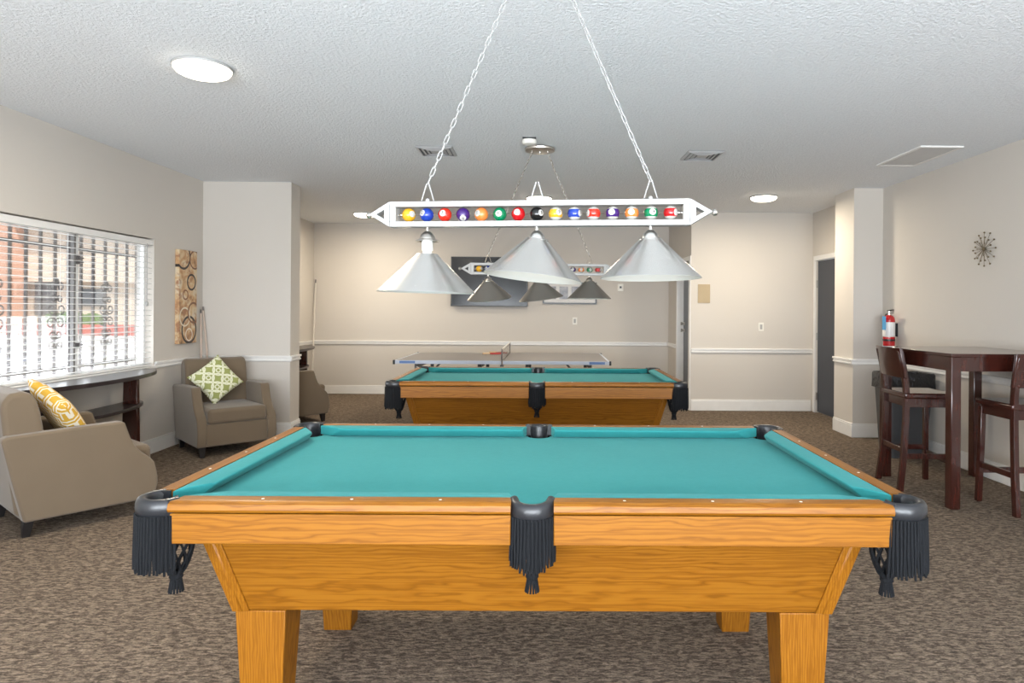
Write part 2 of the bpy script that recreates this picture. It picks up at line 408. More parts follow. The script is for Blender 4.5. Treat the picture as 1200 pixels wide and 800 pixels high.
gr = thing('window_grille', 'grey iron security grille with scrolls outside the window', 'security grille', (XL - .24, 5.1, 0))
bars = [4.21, 4.355, 4.50, 4.65, 4.80, 4.948, 5.091, 5.242, 5.387, 5.533, 5.681, 5.836, 5.988, 6.136, 6.28]
for i, y in enumerate(bars):
    MB().box((-.009, y - 5.1 - .009, .72), (.009, y - 5.1 + .009, 2.08)).build('bar', IRON, gr)
for z in (.86, 1.83): MB().box((-.012, -1.0, z - .012), (.012, 1.25, z + .012)).build('crossbar', IRON, gr)
MB().box((-.012, -1.0, .70), (.14, -.97, 2.1)).build('crossbar', IRON, gr); MB().box((-.012, 1.22, .70), (.14, 1.25, 2.1)).build('crossbar', IRON, gr)
def spiral(b, cy, cz, r, s, v, turns=1.3):
    pts = []
    for k in range(22):
        a = k / 21 * turns * 2 * pi; rr = r * (1 - .72 * k / 21)
        pts.append((.012, cy + s * (r - rr * cos(a)), cz + v * rr * sin(a)))
    b.tube(pts, .0062, 6)
for y in (4.65, 5.242, 5.836):
    b = MB(); c = y - 5.1
    for s in (-1, 1):
        for zc, v, r in ((1.51, 1, .040), (1.41, 1, .032), (1.33, -1, .048), (1.22, 1, .048), (1.13, -1, .034), (1.05, -1, .040)):
            spiral(b, c, zc, r, s, v)
    b.ball((.012, c, 1.55), .018, 10, 8, (1, 1, 1.6)); b.box((-.012, c - .02, 1.27), (.018, c + .02, 1.285)); b.box((-.012, c - .016, 1.09), (.018, c + .016, 1.10))
    b.build('scroll', IRON, gr)

# outside the window
gm = plain('pale_concrete', (.62, .60, .57), .9)
struct(MB().box((-70, -20, -.22), (XL - T - .01, 90, -.12)).build('ground', gm, smooth=False))
struct(MB().box((-60, 33, -.12), (-9, 33.5, .42)).build('kerb', plain('red_kerb_paint', (.52, .16, .13), .8), bevel=.03))
bl = thing('building', 'tan stucco building with brick columns across the street', 'building', (-31, 40, -.12))
b = MB(); st = plain('tan_stucco', (.70, .60, .50), .9)
b.box((-14, 0, 0), (12, 6, 2.9)); b.box((-14, -.5, 2.9), (12, 6, 6.5)); b.build('wall', st, bl)
MB().box((-14.4, -1.6, 6.5), (12.4, 6.4, 6.9)).build('roof', plain('pale_roof', (.5, .42, .36), .9), bl)
bk = plain('terracotta_brick', (.56, .33, .24), .9)
for x in (-9.5, -.65, 9.5): MB().box((x, -1.5, 0), (x + .95, -.3, 6.5)).build('column', bk, bl, bevel=.02)
dg = plain('dark_glazing', (.16, .17, .18), .3)
for x0, x1, z0, z1 in ((.55, 1.75, .9, 4.0), (3.0, 4.7, 1.45, 2.5), (-6.5, -3.6, .2, 2.6)): MB().box((x0, -.12, z0), (x1, .02, z1)).build('window', dg, bl)
b = MB(); random.seed(3)
for i in range(46):
    x = -26.8 + i * .055 + random.uniform(-.1, .1); b.ball((x, 36.5 + random.uniform(-.4, .4), .35 + random.uniform(-.1, .25)), random.uniform(.3, .5), 8, 6)
tag(b.build('hedge', plain('hedge_green', (.12, .20, .06), .9, bump=(9, 1, .1))), 'low green hedge seen through the right half of the window', 'hedge', kind='stuff')

# ---------------------------------------------------------------- pool tables
def pool_table(loc, rz, label):
    t = thing('pool_table', label, 'pool table', loc, rz, 'pool tables')
    LH, WH, HT, A = 1.11, .626, .82, 1.0096
    WOOD = .052; CN = .122           # wood strip width, nose line inset
    zb = .775                         # bed height
    # cabinet
    xt, yt, xb, yb_, zt, zc = .985, .50, .915, .425, .70, .425
    def rect(x, y, z): return [(-x, -y, z), (x, -y, z), (x, y, z), (-x, y, z)]
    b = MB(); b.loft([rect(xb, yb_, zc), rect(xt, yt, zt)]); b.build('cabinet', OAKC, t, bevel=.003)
    for sx in (-1, 1):
        for sy in (-1, 1):
            b = MB(); r = []
            for x, y, z in ((xb, yb_, zc - .001), (xt, yt, zt)):
                r.append([(sx * (x - .042), sy * (y - .001), z), (sx * (x - .042), sy * (y + .006), z), (sx * (x - .022), sy * (y + .006), z), (sx * (x - .020), sy * (y + .009), z), (sx * (x + .009), sy * (y + .009), z), (sx * (x + .009), sy * (y - .042), z), (sx * (x - .001), sy * (y - .042), z), (sx * (x - .001), sy * (y - .001), z)])
            b.loft(r); b.build('corner_trim', OAKZ, t, bevel=.0015, seg=1)
    # legs
    for sx in (-1, 1):
        for sy in (-1, 1):
            def q(x0, x1, y0, y1, z): return [(sx * x0, sy * y0, z), (sx * x1, sy * y0, z), (sx * x1, sy * y1, z), (sx * x0, sy * y1, z)]
            b = MB(); b.loft([q(.783, .898, .316, .412, .0), q(.763, .918, .288, .428, zc)]); b.build('leg', OAKZ, t, bevel=.003)
    # aprons
    for s in (-1, 1):
        for q in (-1, 1):
            x0, x1 = sorted((q * A, q * .060)); b = MB(); b.box((x0, s * WH - .0125 - s * .0125, .70), (x1, s * WH + .0125 - s * .0125, .785)); b.build('apron', OAKX, t, bevel=.003)
        b = MB(); b.box((s * LH - .0125 - s * .0125, -.525, .70), (s * LH + .0125 - s * .0125, .525, .79)); b.build('apron', OAKY, t, bevel=.003)
    # underside board that carries the bed
    b = MB(); b.box((-.94, -.47, .702), (.94, .47, .735)); b.build('bed_frame', OAKX, t)
    # wood rails: profile swept (outer edge rounded), mitred at the corners
    dot = plain('pearl_sight', (.85, .84, .80), .3)
    def rail(a0, a1, outer, axis, s, cut0, cut1, dots):
        b = MB()
        prof = [(0.006, .79), (.010, .797), (.006, .812), (-.004, .8185), (-.014, .82), (-WOOD, .82), (-WOOD, .79)]
        rings = []
        for a, cut, sg in ((a0, cut0, 1), (a1, cut1, -1)):
            rings.append([((a + sg * cut * max(0, -o)), s * (outer + o), z) if axis == 'x' else (s * (outer + o), (a + sg * cut * max(0, -o)), z) for o, z in prof])
        b.loft(rings); b.mi = 1
        for d in dots:
            p = (d, s * (outer - .026), .8195) if axis == 'x' else (s * (outer - .026), d, .8195)
            b.lathe([(.0045, 0), (.0045, .0009)], 12, Matrix.Translation(p))
        b.build('rail', [OAKX if axis == 'x' else OAKY, dot], t)
    for s in (-1, 1):
        rail(-A, -.060, WH, 'x', s, .3, 0.0, (-.76, -.51, -.26)); rail(.060, A, WH, 'x', s, 0.0, .3, (.26, .51, .76))
        rail(-.525, .525, LH, 'y', s, .3, .3, (-.26, 0, .26))
    # cushions
    cp = [(-WOOD + .0005, .818), (-WOOD - .02, .819), (-CN + .010, .8165), (-CN, .812), (-CN + .003, .805), (-CN + .032, zb + .001), (-WOOD + .0005, zb + .001)]
    def cushion(a0, a1, outer, axis, s, c0, c1):
        rings = []
        for a, c, sg in ((a0, c0, 1), (a1, c1, -1)):
            rings.append([((a + sg * c * (-o - WOOD)), s * (outer + o), z) if axis == 'x' else (s * (outer + o), (a + sg * c * (-o - WOOD)), z) for o, z in cp])
        MB().loft(rings).build('cushion', FELT, t, bevel=.003, seg=2)
    for s in (-1, 1):
        cushion(-A + .003, -.056, WH, 'x', s, 1.6, .25); cushion(.056, A - .003, WH, 'x', s, .25, 1.6)
        cushion(-.522, .522, LH, 'y', s, 1.53, 1.53)
    # bed cloth with pocket cut-outs
    bx, by = LH - .06, WH - .06; pts = []
    def arc(cx, cy, r, a0, a1, n=10): return [(cx + r * cos(R(a0 + (a1 - a0) * i / n)), cy + r * sin(R(a0 + (a1 - a0) * i / n))) for i in range(n + 1)]
    kx, ky, kr = 1.046, .562, .058
    pts += arc(kx, -ky, kr, 290, 70 + 90, 8)[::1] if False else []
    for (cx, cy, a0, a1) in ((kx, -ky, 270, 0 + 0), ):
        pass
    out = []
    out += [(-.052, -by)] + arc(0, -by, .052, 180, 0, 10)[1:-1] + [(.052, -by)]
    out += [(kx - kr, -by)] + arc(kx, -ky, kr, 200, 70, 8) + [(bx, -ky + kr)]
    out += [(bx, ky - kr)] + arc(kx, ky, kr, 290, 160, 8) + [(kx - kr, by)]
    out += [(.052, by)] + arc(0, by, .052, 0, -180, 10)[1:-1] + [(-.052, by)]
    out += [(-kx + kr, by)] + arc(-kx, ky, kr, 20, -110, 8) + [(-bx, ky - kr)]
    out += [(-bx, -ky + kr)] + arc(-kx, -ky, kr, 110, -20, 8) + [(-kx + kr, -by)]
    b = MB(); b.prism(out, 'z', .735, zb); b.build('playing_surface', FELT, t)
    # pockets
    def pocket(cx, cy, corner):
        ang = math.atan2(cy, cx) if not corner else math.atan2(math.copysign(1, cy), math.copysign(1, cx))
        if corner:
            rr, span, r_net = .060, 106, .046
            c0 = (math.copysign(1.052, cx), math.copysign(.569, cy)); ext = .020
        else:
            ang = math.copysign(pi / 2, cy); rr, span, r_net = .053, 92, .044
            c0 = (0, math.copysign(.583, cy)); ext = .0
        path = []; N = 20
        for i in range(N + 1):
            a = ang + R(-span + 2 * span * i / N); path.append((c0[0] + rr * cos(a), c0[1] + rr * sin(a), 0 if corner else .009 * (2 * i / N - 1) ** 2 - .005, cos(a), sin(a)))
        ztop = .824
        prof = [(-.014, ztop - .012), (-.008, ztop - .002), (.0, ztop), (.009, ztop - .004), (.014, ztop - .014), (.015, ztop - .030), (.012, ztop - .047), (.004, ztop - .052), (-.012, ztop - .050)]
        b = MB(); b.sweep(prof, path)
        if corner:
            sx, sy = math.copysign(1, cx), math.copysign(1, cy)
            for x0, x1, y0, y1 in ((1.060, 1.112, .5255, .532), (1.0102, 1.0165, .576, .628)):
                xs, ys = sorted((sx * x0, sx * x1)), sorted((sy * y0, sy * y1)); b.box((xs[0], ys[0], .785), (xs[1], ys[1], .8215))
        p = b.build('pocket', LEATHER, t, ang=60)
        # liner
        b = MB()
        ring = lambda r, z: [(c0[0] + (r) * cos(2 * pi * i / 24), c0[1] + r * sin(2 * pi * i / 24), z) for i in range(24)]
        arcp = [(x, y, z, nx, ny) for x, y, z, nx, ny in path]
        b.sweep([(-.012, ztop - .03), (-.014, ztop - .03), (-.020, .72), (-.018, .72)], arcp); b.build('liner', LEATHER, p)
        # fringe: cords on the outside
        b = MB(); NS = 26 if corner else 15; fs = span - (14 if corner else 26)
        for i in range(NS):
            for lay in (0, 1):
                a = ang + R(-fs + 2 * fs * (i + .5 * lay) / (NS - .5)); rad = rr + .008 + .005 * lay
                ln = (.163 if corner else .156) - .012 * lay + random.uniform(-.007, .005)
                if not corner: ln -= .035 * abs(i / (NS - 1) - .5)
                pts = []
                for k in range(6):
                    f_ = k / 5; w = .0018 * sin(f_ * 5 + i * 1.7) * f_
                    pts.append((c0[0] + (rad + .004 * f_) * cos(a) - w * sin(a), c0[1] + (rad + .004 * f_) * sin(a) + w * cos(a), ztop - .045 - ln * f_))
                b.tube(pts, [.0044, .0044, .0043, .0042, .0040, .0034], 5)
        b.build('fringe', CORD, p)
        # net basket
        b = MB(); nst = 10; ztn, zbn = .725, (.588 if corner else .605)
        cc = Vector((c0[0] - (.034 if corner else 0) * cos(ang), c0[1] - (.020 if corner else .0) * sin(ang), 0))
        for d in (-1, 1):
            for i in range(nst):
                pts = []
                for k in range(9):
                    f_ = k / 8; a = 2 * pi * i / nst + d * f_ * 1.5; r_ = r_net * (1 - f_) ** .55 * .95 + .012
                    pts.append((cc.x + r_ * cos(a), cc.y + r_ * sin(a), ztn + (zbn - ztn) * f_))
                b.tube(pts, .0032, 5, flat=1.3)
        b.lathe([(.0, zbn + .006), (.017, zbn + .005), (.019, zbn - .008), (.014, zbn - .014), (.0, zbn - .014)], 12, Matrix.Translation((cc.x, cc.y, 0)))
        for i in range(14):
            a = 2 * pi * i / 14; b.cyl((cc.x + .012 * cos(a), cc.y + .012 * sin(a), zbn - .012), (cc.x + .019 * cos(a), cc.y + .019 * sin(a), zbn - .05), .0035, .003, 5)
        b.build('net', CORD, p)
        if corner and cx > 0 and cy < 0:
            b = MB(); b.box((1.018, -.585, .648), (1.055, -.581, .700)); b.build('bracket', ALU, p)
    for cx in (-1, 1):
        for cy in (-1, 1): pocket(cx, cy, True)
    for cy in (-1, 1): pocket(0, cy, False)
    return t
pt = pool_table((-.015, 2.453, 0), -.0116, 'large oak pool table with teal cloth in the foreground')
dup(pt, (-.029, 5.457, 0), -.0027, 'second oak pool table with teal cloth, behind the foreground one')

# ---------------------------------------------------------------- billiard lights
BALLC = {1: (.80, .42, .02), 2: (.012, .05, .38), 3: (.72, .03, .012), 4: (.05, .012, .16), 5: (.82, .24, .05), 6: (.0, .22, .085), 7: (.55, .008, .012), 8: (.008, .008, .008)}
BM = {k: plain('ball_paint_%d' % k, tuple(x * .68 for x in c), .18, coat=.15) for k, c in BALLC.items()}
BWHITE = plain('ball_white', (.40, .39, .36), .25, coat=.1); BINK = plain('ball_ink', (.01, .01, .01), .2)
def digits(txt):
    cu = bpy.data.curves.new('digits', 'FONT'); cu.body = txt; cu.align_x = 'CENTER'; cu.align_y = 'CENTER'; cu.size = 1
    o = bpy.data.objects.new('digits', cu); COL.objects.link(o)
    dg_ = bpy.context.evaluated_depsgraph_get(); me = bpy.data.meshes.new_from_object(o.evaluated_get(dg_))
    vs = [v.co.copy() for v in me.vertices]; fs = [list(p.vertices) for p in me.polygons]
    bpy.data.objects.remove(o); bpy.data.curves.remove(cu); bpy.data.meshes.remove(me); return vs, fs
SPOT = {1: (50, 5), 2: (-30, 12), 3: (-8, 8), 4: (12, -40), 5: (-28, 5), 6: (0, 0), 7: (-4, 12), 8: (48, 5), 9: (38, 8), 10: (62, 0), 11: (-58, 0), 12: (-8, 6), 13: (-5, 4), 14: (12, 4), 15: (50, 0)}
BALLMESH = {}
def ball_mesh(num):
    if num in BALLMESH: return BALLMESH[num]
    b = MB(); r = .0262; k = num if num <= 8 else num - 8
    b.ball((0, 0, 0), r, 24, 16)
    if num > 8:
        for f in b.bm.faces:
            if abs(f.calc_center_median().z) > r * .62: f.material_index = 1
    az, el = SPOT[num]; az, el = R(az), R(el)
    D = Vector((sin(az) * cos(el), -cos(az) * cos(el), sin(el))); X = Vector((cos(az), sin(az), 0)); Y = X.cross(-D) * -1
    if Y.z < 0: Y = -Y
    def pr(x, y, h): return tuple((D * math.sqrt(max(0, 1 - x * x - y * y)) + X * x + Y * y) * (r * h))
    b.mi = 1; rings = []
    for q in (0.46, .3, .15, .001): rings.append([pr(q * cos(2 * pi * i / 18), q * sin(2 * pi * i / 18), 1.012) for i in range(18)])
    b.loft(rings)
    vs, fs = digits(str(num)); b.mi = 2; s = .66 if num < 10 else .52
    nv = [b.v(*pr(v.x * s, v.y * s, 1.022)) for v in vs]
    for f in fs: b.face([nv[i] for i in f])
    o = b.build('tmp', [BM[k], BWHITE, BINK], ang=50); me = o.data; bpy.data.objects.remove(o); BALLMESH[num] = me; return me
BULB = m_emit('warm_bulb', (1, .86, .68), 55.0)
def chain(b, p, q, wire=.0016, pitch=.033):
    p, q = Vector(p), Vector(q); d = q - p; n = max(3, round(d.length / pitch)); pt_ = d.length / n
    M0 = d.to_track_quat('Z', 'Y').to_matrix().to_4x4()
    for i in range(n):
        M = Matrix.Translation(p + d * ((i + .5) / n)) @ M0 @ Matrix.Rotation(pi / 2 * (i % 2) + .5, 4, 'Z')
        hl, w = pt_ * .5 + wire * 1.4, .0065; pts = []
        for k in range(12):
            a = 2 * pi * k / 12; z = sin(a) * w + (hl - w) * (1 if sin(a) > 1e-6 else -1 if sin(a) < -1e-6 else 0); pts.append(M @ Vector((cos(a) * w, 0, z)))
        b.tube(pts, wire, 5, closed=True)
def billiard_light(loc, rz, label, shade_pose, wire, metal, wire_m):
    t = thing('billiard_light', label, 'billiard light', loc, rz, 'billiard lights')
    hx, hz, dy = .56, .0475, .027
    b = MB()
    b.box((-hx, -dy, hz - .020), (hx, dy, hz)); b.box((-hx, -dy, -hz), (hx, dy, -hz + .020)); b.box((-hx, -dy, -hz + .02), (-hx + .024, dy, hz - .02)); b.box((hx - .024, -dy, -hz + .02), (hx, dy, hz - .02))
    b.build('frame', WMETAL, t, bevel=.0012, seg=1, weld=False)
    for s in (-1, 1):
        b = MB()
        tri = lambda k: [(s * (hx + .001 + k * .020), hz - k * .030), (s * (hx + .080 - k * .028), 0), (s * (hx + .001 + k * .020), -hz + k * .030)]
        a, c = tri(0), tri(1)
        for y0, y1 in ((-dy, dy),):
            ro = [[b.v(p[0], y, p[1]) for p in a] for y in (y0, y1)]; ri = [[b.v(p[0], y, p[1]) for p in c] for y in (y0, y1)]
            for k in range(3):
                j = (k + 1) % 3
                b.face([ro[0][k], ro[0][j], ro[1][j], ro[1][k]]); b.face([ri[0][k], ri[0][j], ri[1][j], ri[1][k]])
                b.face([ro[0][k], ro[0][j], ri[0][j], ri[0][k]]); b.face([ro[1][k], ro[1][j], ri[1][j], ri[1][k]])
        b.build('end_cap', WMETAL, t, smooth=False)
        b = MB(); b.ball((s * (hx + .091), 0, 0), .0125, 16, 10); b.cyl((s * (hx + .072), 0, 0), (s * (hx + .085), 0, 0), .005); b.build('finial', NICK, t)
        b = MB(); b.ball((s * (hx - .038), 0, 0), .008, 12, 8); b.cyl((s * (hx - .038), 0, 0), (s * (hx - .024), 0, 0), .004); b.build('rod_knob', NICK, t)
    for i in range(15):
        o = bpy.data.objects.new('billiard_ball', ball_mesh(i + 1)); COL.objects.link(o); o.parent = t; o.location = (-.493 + .0704 * i, 0, 0.0)
        o['label'] = ['solid', 'striped'][i > 7] + ' billiard ball number %d' % (i + 1)
    b = MB(); b.cyl((-hx + .02, 0, 0), (hx - .02, 0, 0), .0022, n=8); b.build('rod', NICK, t)
    for x in (-.42, 0, .42):
        b = MB(); b.tube([(x - .024, 0, hz + .006), (x + .024, 0, hz + .006), (x + .004, 0, hz + .072), (x - .004, 0, hz + .072)], .0028, 8, closed=True)
        b.ball((x, 0, hz + .006), .009, 12, 8); b.build('hanger', wire_m, t)
    zc = HC - loc[2]
    for s in (-1, 1):
        b = MB(); chain(b, (s * .42, 0, hz + .070), (s * .066, 0, zc - .035), wire); b.build('chain', wire_m, t, ang=180)
    b = MB(); b.lathe([(.0, zc - .028), (.105, zc - .028), (.122, zc - .022), (.125, zc - .008), (.120, zc), (0, zc)], 40)
    b.lathe([(.0, zc - .045), (.008, zc - .042), (.010, zc - .028), (0, zc - .026)], 12)
    for s in (-1, 1): b.lathe([(.0, zc - .04), (.007, zc - .038), (.007, zc - .026), (0, zc - .026)], 10, Matrix.Translation((s * .066, 0, 0)))
    b.build('canopy', NICK, t)
    for (x, drop, tx, ty) in shade_pose:
        b = MB(); M = Matrix.Translation((x, 0, 0))
        b.lathe([(.007, -hz), (.007, -hz - .014), (.014, -hz - .018), (.026, -hz - .030), (.031, -hz - .046), (.031, -hz - .052), (.0, -hz - .052)], 24, M)
        b.lathe([(.028, -hz - .044), (.044, -hz - .050), (.045, -hz - .054), (.028, -hz - .052)], 28, M)
        cap = b.build('socket_cap', metal if not drop else NICK, t)
        b = MB(); b.lathe([(.0, -hz - .052), (.0215, -hz - .052), (.0215, -hz - .088), (.017, -hz - .090), (.0185, -hz - .105), (0, -hz - .105)], 20, M); b.build('lamp_socket', IVORY, cap)
        b = MB(); z0 = -hz - .105
        b.lathe([(.012, z0), (.016, z0 - .010), (.024, z0 - .026), (.025, z0 - .038), (.020, z0 - .052), (.010, z0 - .060), (.001, z0 - .062)], 20, M); b.build('bulb', BULB, cap)
        b = MB(); zt_, zb_ = 0, -.146; th = .0022
        prof = [(.040, zt_), (.042, zt_ - .004), (.180, zb_ + .006), (.1845, zb_), (.1835, zb_ - .001), (.178, zb_ + .005), (.040, zt_ - .006)]
        n = 64
        b.lathe(prof + [(.038, zt_ - .004), (.040, zt_)], n, cap=False)
        b.bm.faces.ensure_lookup_table()
        for q_ in range(3 * n, 7 * n): b.bm.faces[q_].material_index = 1
        o = b.build('lamp_shade', [metal, WMETAL], t, ang=50, weld=True)
        o.location = (x, 0, -hz - .046 - drop); o.rotation_euler = (R(tx), R(ty), 0)
        if drop: o['label'] = 'lamp shade that has slipped down its socket'
    return t
billiard_light((-.020, 2.45, 1.715), R(-7.2), 'silver shaded billiard light with white ball bar over the near pool table', [(-.42, .055, 0, 1), (0, 0, -3, 5.5), (.42, 0, -1, -.6)], .0022, ALU, WMETAL)
billiard_light((-.024, 5.43, 1.688), R(3), 'pewter shaded billiard light hanging over the far pool table', [(-.42, .006, 9, -5), (0, .004, 5, -8), (.42, 0, 0, 0)], .0030, DNICK, DNICK)

# ---------------------------------------------------------------- ceiling fittings
DOME = m_emit('lit_opal_dome', (1, .88, .70), 7.0)
def dome(loc, label):
    t = thing('ceiling_light', label, 'ceiling light', (loc[0], loc[1], HC), 0, 'ceiling dome lights')
    b = MB(); b.lathe([(0, 0), (.152, 0), (.155, -.006), (.152, -.016), (0, -.016)], 40); b.build('base_ring', WMETAL, t)
    b = MB(); b.lathe([(.147, -.016), (.146, -.024), (.135, -.038), (.11, -.050), (.07, -.058), (.03, -.061), (.001, -.0615)], 40, cap=False); b.build('diffuser', DOME, t)
    l = lamp('dome_light', 'AREA', (0, 0, -.070), 40, (1, .87, .68), shape='DISK', size=.22); l.parent = t
    return t
dome((-1.885, 3.66), 'glowing round ceiling light nearest the camera above the window side')
dome((2.575, 7.59), 'glowing round ceiling light in front of the closet wall at right')
dome((-2.50, 9.27), 'glowing round ceiling light in the far left corner beyond the pier')
dome((-.04, 7.80), 'glowing round ceiling light behind the middle of the near ball bar')

def vent(loc, label):
    t = thing('ceiling_vent', label, 'air vent', (loc[0], loc[1], HC), 0, 'square ceiling vents')
    b = MB(); b.box((-.15, -.165, -.004), (.15, .165, 0)); b.build('backing', plain('vent_shadow', (.22, .22, .23), .8), t)
    b = MB(); lv = plain('vent_grey', (.50, .50, .51), .5)
    for k, (hx, hy) in enumerate(((.15, .165), (.115, .127), (.08, .09), (.045, .052))):
        z = -.004 - .004 * k; w = .020
        def rr(x, y, z): return [(-x, -y, z), (x, -y, z), (x, y, z), (-x, y, z)]
        o, i_ = rr(hx, hy, -.006 - .002 * k), rr(hx - w, hy - w, -.016)
        if k == 3: b.hexa(rr(hx, hy, -.014), rr(hx, hy, -.010))
        else:
            ov = [b.v(p) for p in o]; iv = [b.v(p) for p in i_]; ov2 = [b.v((p[0], p[1], p[2] + .004)) for p in o]; iv2 = [b.v((p[0], p[1], p[2] + .004)) for p in i_]
            for q in range(4):
                j = (q + 1) % 4; b.face([ov[q], ov[j], iv[j], iv[q]]); b.face([ov2[q], ov2[j], iv2[j], iv2[q]]); b.face([ov[q], ov[j], ov2[j], ov2[q]]); b.face([iv[q], iv[j], iv2[j], iv2[q]])
    b.build('louvres', lv, t, smooth=False)
    return t
vent((-.895, 5.55), 'grey square ceiling vent behind the left lamp chain')
vent((1.365, 5.61), 'grey square ceiling vent right of the lamp chains')
t = thing('smoke_detector', 'small white smoke detector in front of the far lamp canopy', 'smoke detector', (-.105, 5.13, HC))
b = MB(); b.box((-.052, -.055, -.010), (.052, .02, 0)); b.build('mount', BLACKP, t)
b = MB(); b.lathe([(0, -.010), (.056, -.010), (.058, -.03), (.052, -.043), (.03, -.050), (0, -.051)], 28); b.build('housing', IVORY, t)
t = thing('access_panel', 'flat rectangular ceiling hatch near the right wall', 'ceiling hatch', (3.2, 5.55, HC))
b = MB()
b.box((-.175, -.35, -.012), (-.150, .35, 0)); b.box((.150, -.35, -.012), (.175, .35, 0)); b.box((-.15, -.35, -.012), (.15, -.325, 0)); b.box((-.15, .325, -.012), (.15, .35, 0)); b.build('frame', WHITE, t)
MB().box((-.15, -.325, -.009), (.15, .325, 0)).build('panel', plain('hatch_board', (.62, .62, .62), .8), t)

# ---------------------------------------------------------------- armchairs and cushions
def armchair(loc, rz, label):
    t = thing('armchair', label, 'armchair', loc, rz, 'taupe armchairs')
    hw, th = .348, .085
    prof = [(0, .095), (.69, .095), (.712, .19), (.705, .27), (.690, .330), (.672, .356), (.645, .382), (.615, .408), (.590, .437), (.567, .472), (.548, .515), (.530, .57), (.518, .608), (.502, .622), (.30, .618), (-.085, .605), (-.105, .585), (-.055, .34)]
    pl = [(.36 - a, z) for a, z in prof]
    for s in (-1, 1):
        b = MB(); b.prism(pl, 'x', s * hw, s * (hw - th)); b.build('arm', TAUPE, t, bevel=.014, seg=3)
    b = MB(); b.box((-hw + th - .01, -.325, .095), (hw - th + .01, .36, .30)); b.build('base', TAUPE, t, bevel=.012, seg=2)
    bp = [(.20, .28), (.225, .45), (.265, .72), (.285, .80), (.315, .838), (.36, .852), (.41, .845), (.445, .815), (.455, .76), (.425, .45), (.385, .12), (.30, .10)]
    b = MB(); b.prism(bp, 'x', -.283, .283); b.build('backrest', TAUPE, t, bevel=.03, seg=4)
    b = MB(); b.box((-hw + th + .004, -.345, .295), (hw - th - .004, .235, .435)); b.build('seat_cushion', TAUPE, t, bevel=.035, seg=4)
    for sx in (-1, 1):
        for y in (-.28, .33):
            sy = 1 if y > 0 else -1
            b = MB(); x = sx * .295
            b.loft([[(x - .018, y - .018 + sy * .012, 0), (x + .018, y - .018 + sy * .012, 0), (x + .018, y + .018 + sy * .012, 0), (x - .018, y + .018 + sy * .012, 0)], [(x - .028, y - .028, .10), (x + .028, y - .028, .10), (x + .028, y + .028, .10), (x - .028, y + .028, .10)]])
            b.build('leg', BLACKW, t, bevel=.003)
    return t
def face_rz(dx, dy): return math.atan2(dy, dx) + pi / 2
a1 = armchair((-3.030, 4.350, 0), face_rz(.64, .77), 'taupe armchair seen from behind, nearest, holding the yellow pillow')
dup(a1, (-3.025, 6.355, 0), face_rz(.68, -.73), 'taupe armchair in the corner by the pier with the green pillow')
dup(a1, (-3.025, 7.91, 0), face_rz(.72, .69), 'taupe armchair half hidden behind the left pier')

def m_trellis():
    n = NT('green_trellis_fabric'); v = n.coord(); x, y, z = n.xyz(v); s = 8.6
    def ring(ox, oy, r, w):
        fx = n.math('SUBTRACT', n.math('FRACT', n.math('ADD', n.math('MULTIPLY', x, s), ox)), .5)
        fy = n.math('SUBTRACT', n.math('FRACT', n.math('ADD', n.math('MULTIPLY', y, s), oy)), .5)
        d_ = n.math('SQRT', n.math('ADD', n.math('MULTIPLY', fx, fx), n.math('MULTIPLY', fy, fy)))
        return n.math('LESS_THAN', n.math('ABSOLUTE', n.math('SUBTRACT', d_, r)), w)
    a = n.math('MAXIMUM', ring(.02, .02, .42, .055), ring(.52, .52, .42, .055))
    a = n.math('MAXIMUM', a, ring(.02, .02, .16, .045))
    n.base(n.mix(a, (.31, .34, .11), (.74, .74, .56))); n.set(Roughness=.85); return n.m
def m_maze():
    n = NT('yellow_maze_fabric'); v = n.coord(); x, y, z = n.xyz(v)
    s = 38.0
    cx_ = n.math('FLOOR', n.math('MULTIPLY', x, s / 2)); cy_ = n.math('FLOOR', n.math('MULTIPLY', y, s / 2))
    par = n.math('MODULO', n.math('ABSOLUTE', n.math('ADD', cx_, cy_)), 2)
    lx = n.math('LESS_THAN', n.math('FRACT', n.math('MULTIPLY', x, s)), .42); ly = n.math('LESS_THAN', n.math('FRACT', n.math('MULTIPLY', y, s)), .42)
    k = n.n('ShaderNodeMix'); k.data_type = 'FLOAT'; n.l(par, k.inputs[0]); n.l(lx, k.inputs[2]); n.l(ly, k.inputs[3])
    n.base(n.mix(k.outputs[0], (.62, .36, .035), (.78, .72, .60))); n.set(Roughness=.85); return n.m
def pillow(name, mat, size, thick, loc, M, label):
    b = MB(); N = 18; h = size / 2; top, bot = {}, {}
    for i in range(N + 1):
        for j in range(N + 1):
            u, v = -1 + 2 * i / N, -1 + 2 * j / N
            pin = 1 - .07 * (1 - abs(u) ** 2) * 0 
            px = h * u * (1 - .06 * (1 - v * v) * abs(u) ** 6 * 1.2); py = h * v * (1 - .06 * (1 - u * u) * abs(v) ** 6 * 1.2)
            z = thick / 2 * ((1 - u ** 4) * (1 - v ** 4)) ** .55
            top[i, j] = b.v(px, py, z + .001); bot[i, j] = b.v(px, py, -z - .001)
    for i in range(N):
        for j in range(N):
            b.face([top[i, j], top[i + 1, j], top[i + 1, j + 1], top[i, j + 1]]); b.face([bot[i, j], bot[i, j + 1], bot[i + 1, j + 1], bot[i + 1, j]])
    for i in range(N):
        for e0 in (0, N):
            b.face([top[i, e0], top[i + 1, e0], bot[i + 1, e0], bot[i, e0]]); b.face([top[e0, i], top[e0, i + 1], bot[e0, i + 1], bot[e0, i]])
    o = b.build(name, mat, ang=60); o.matrix_world = Matrix.Translation(loc) @ M; tag(o, label, 'pillow', 'throw pillows'); return o
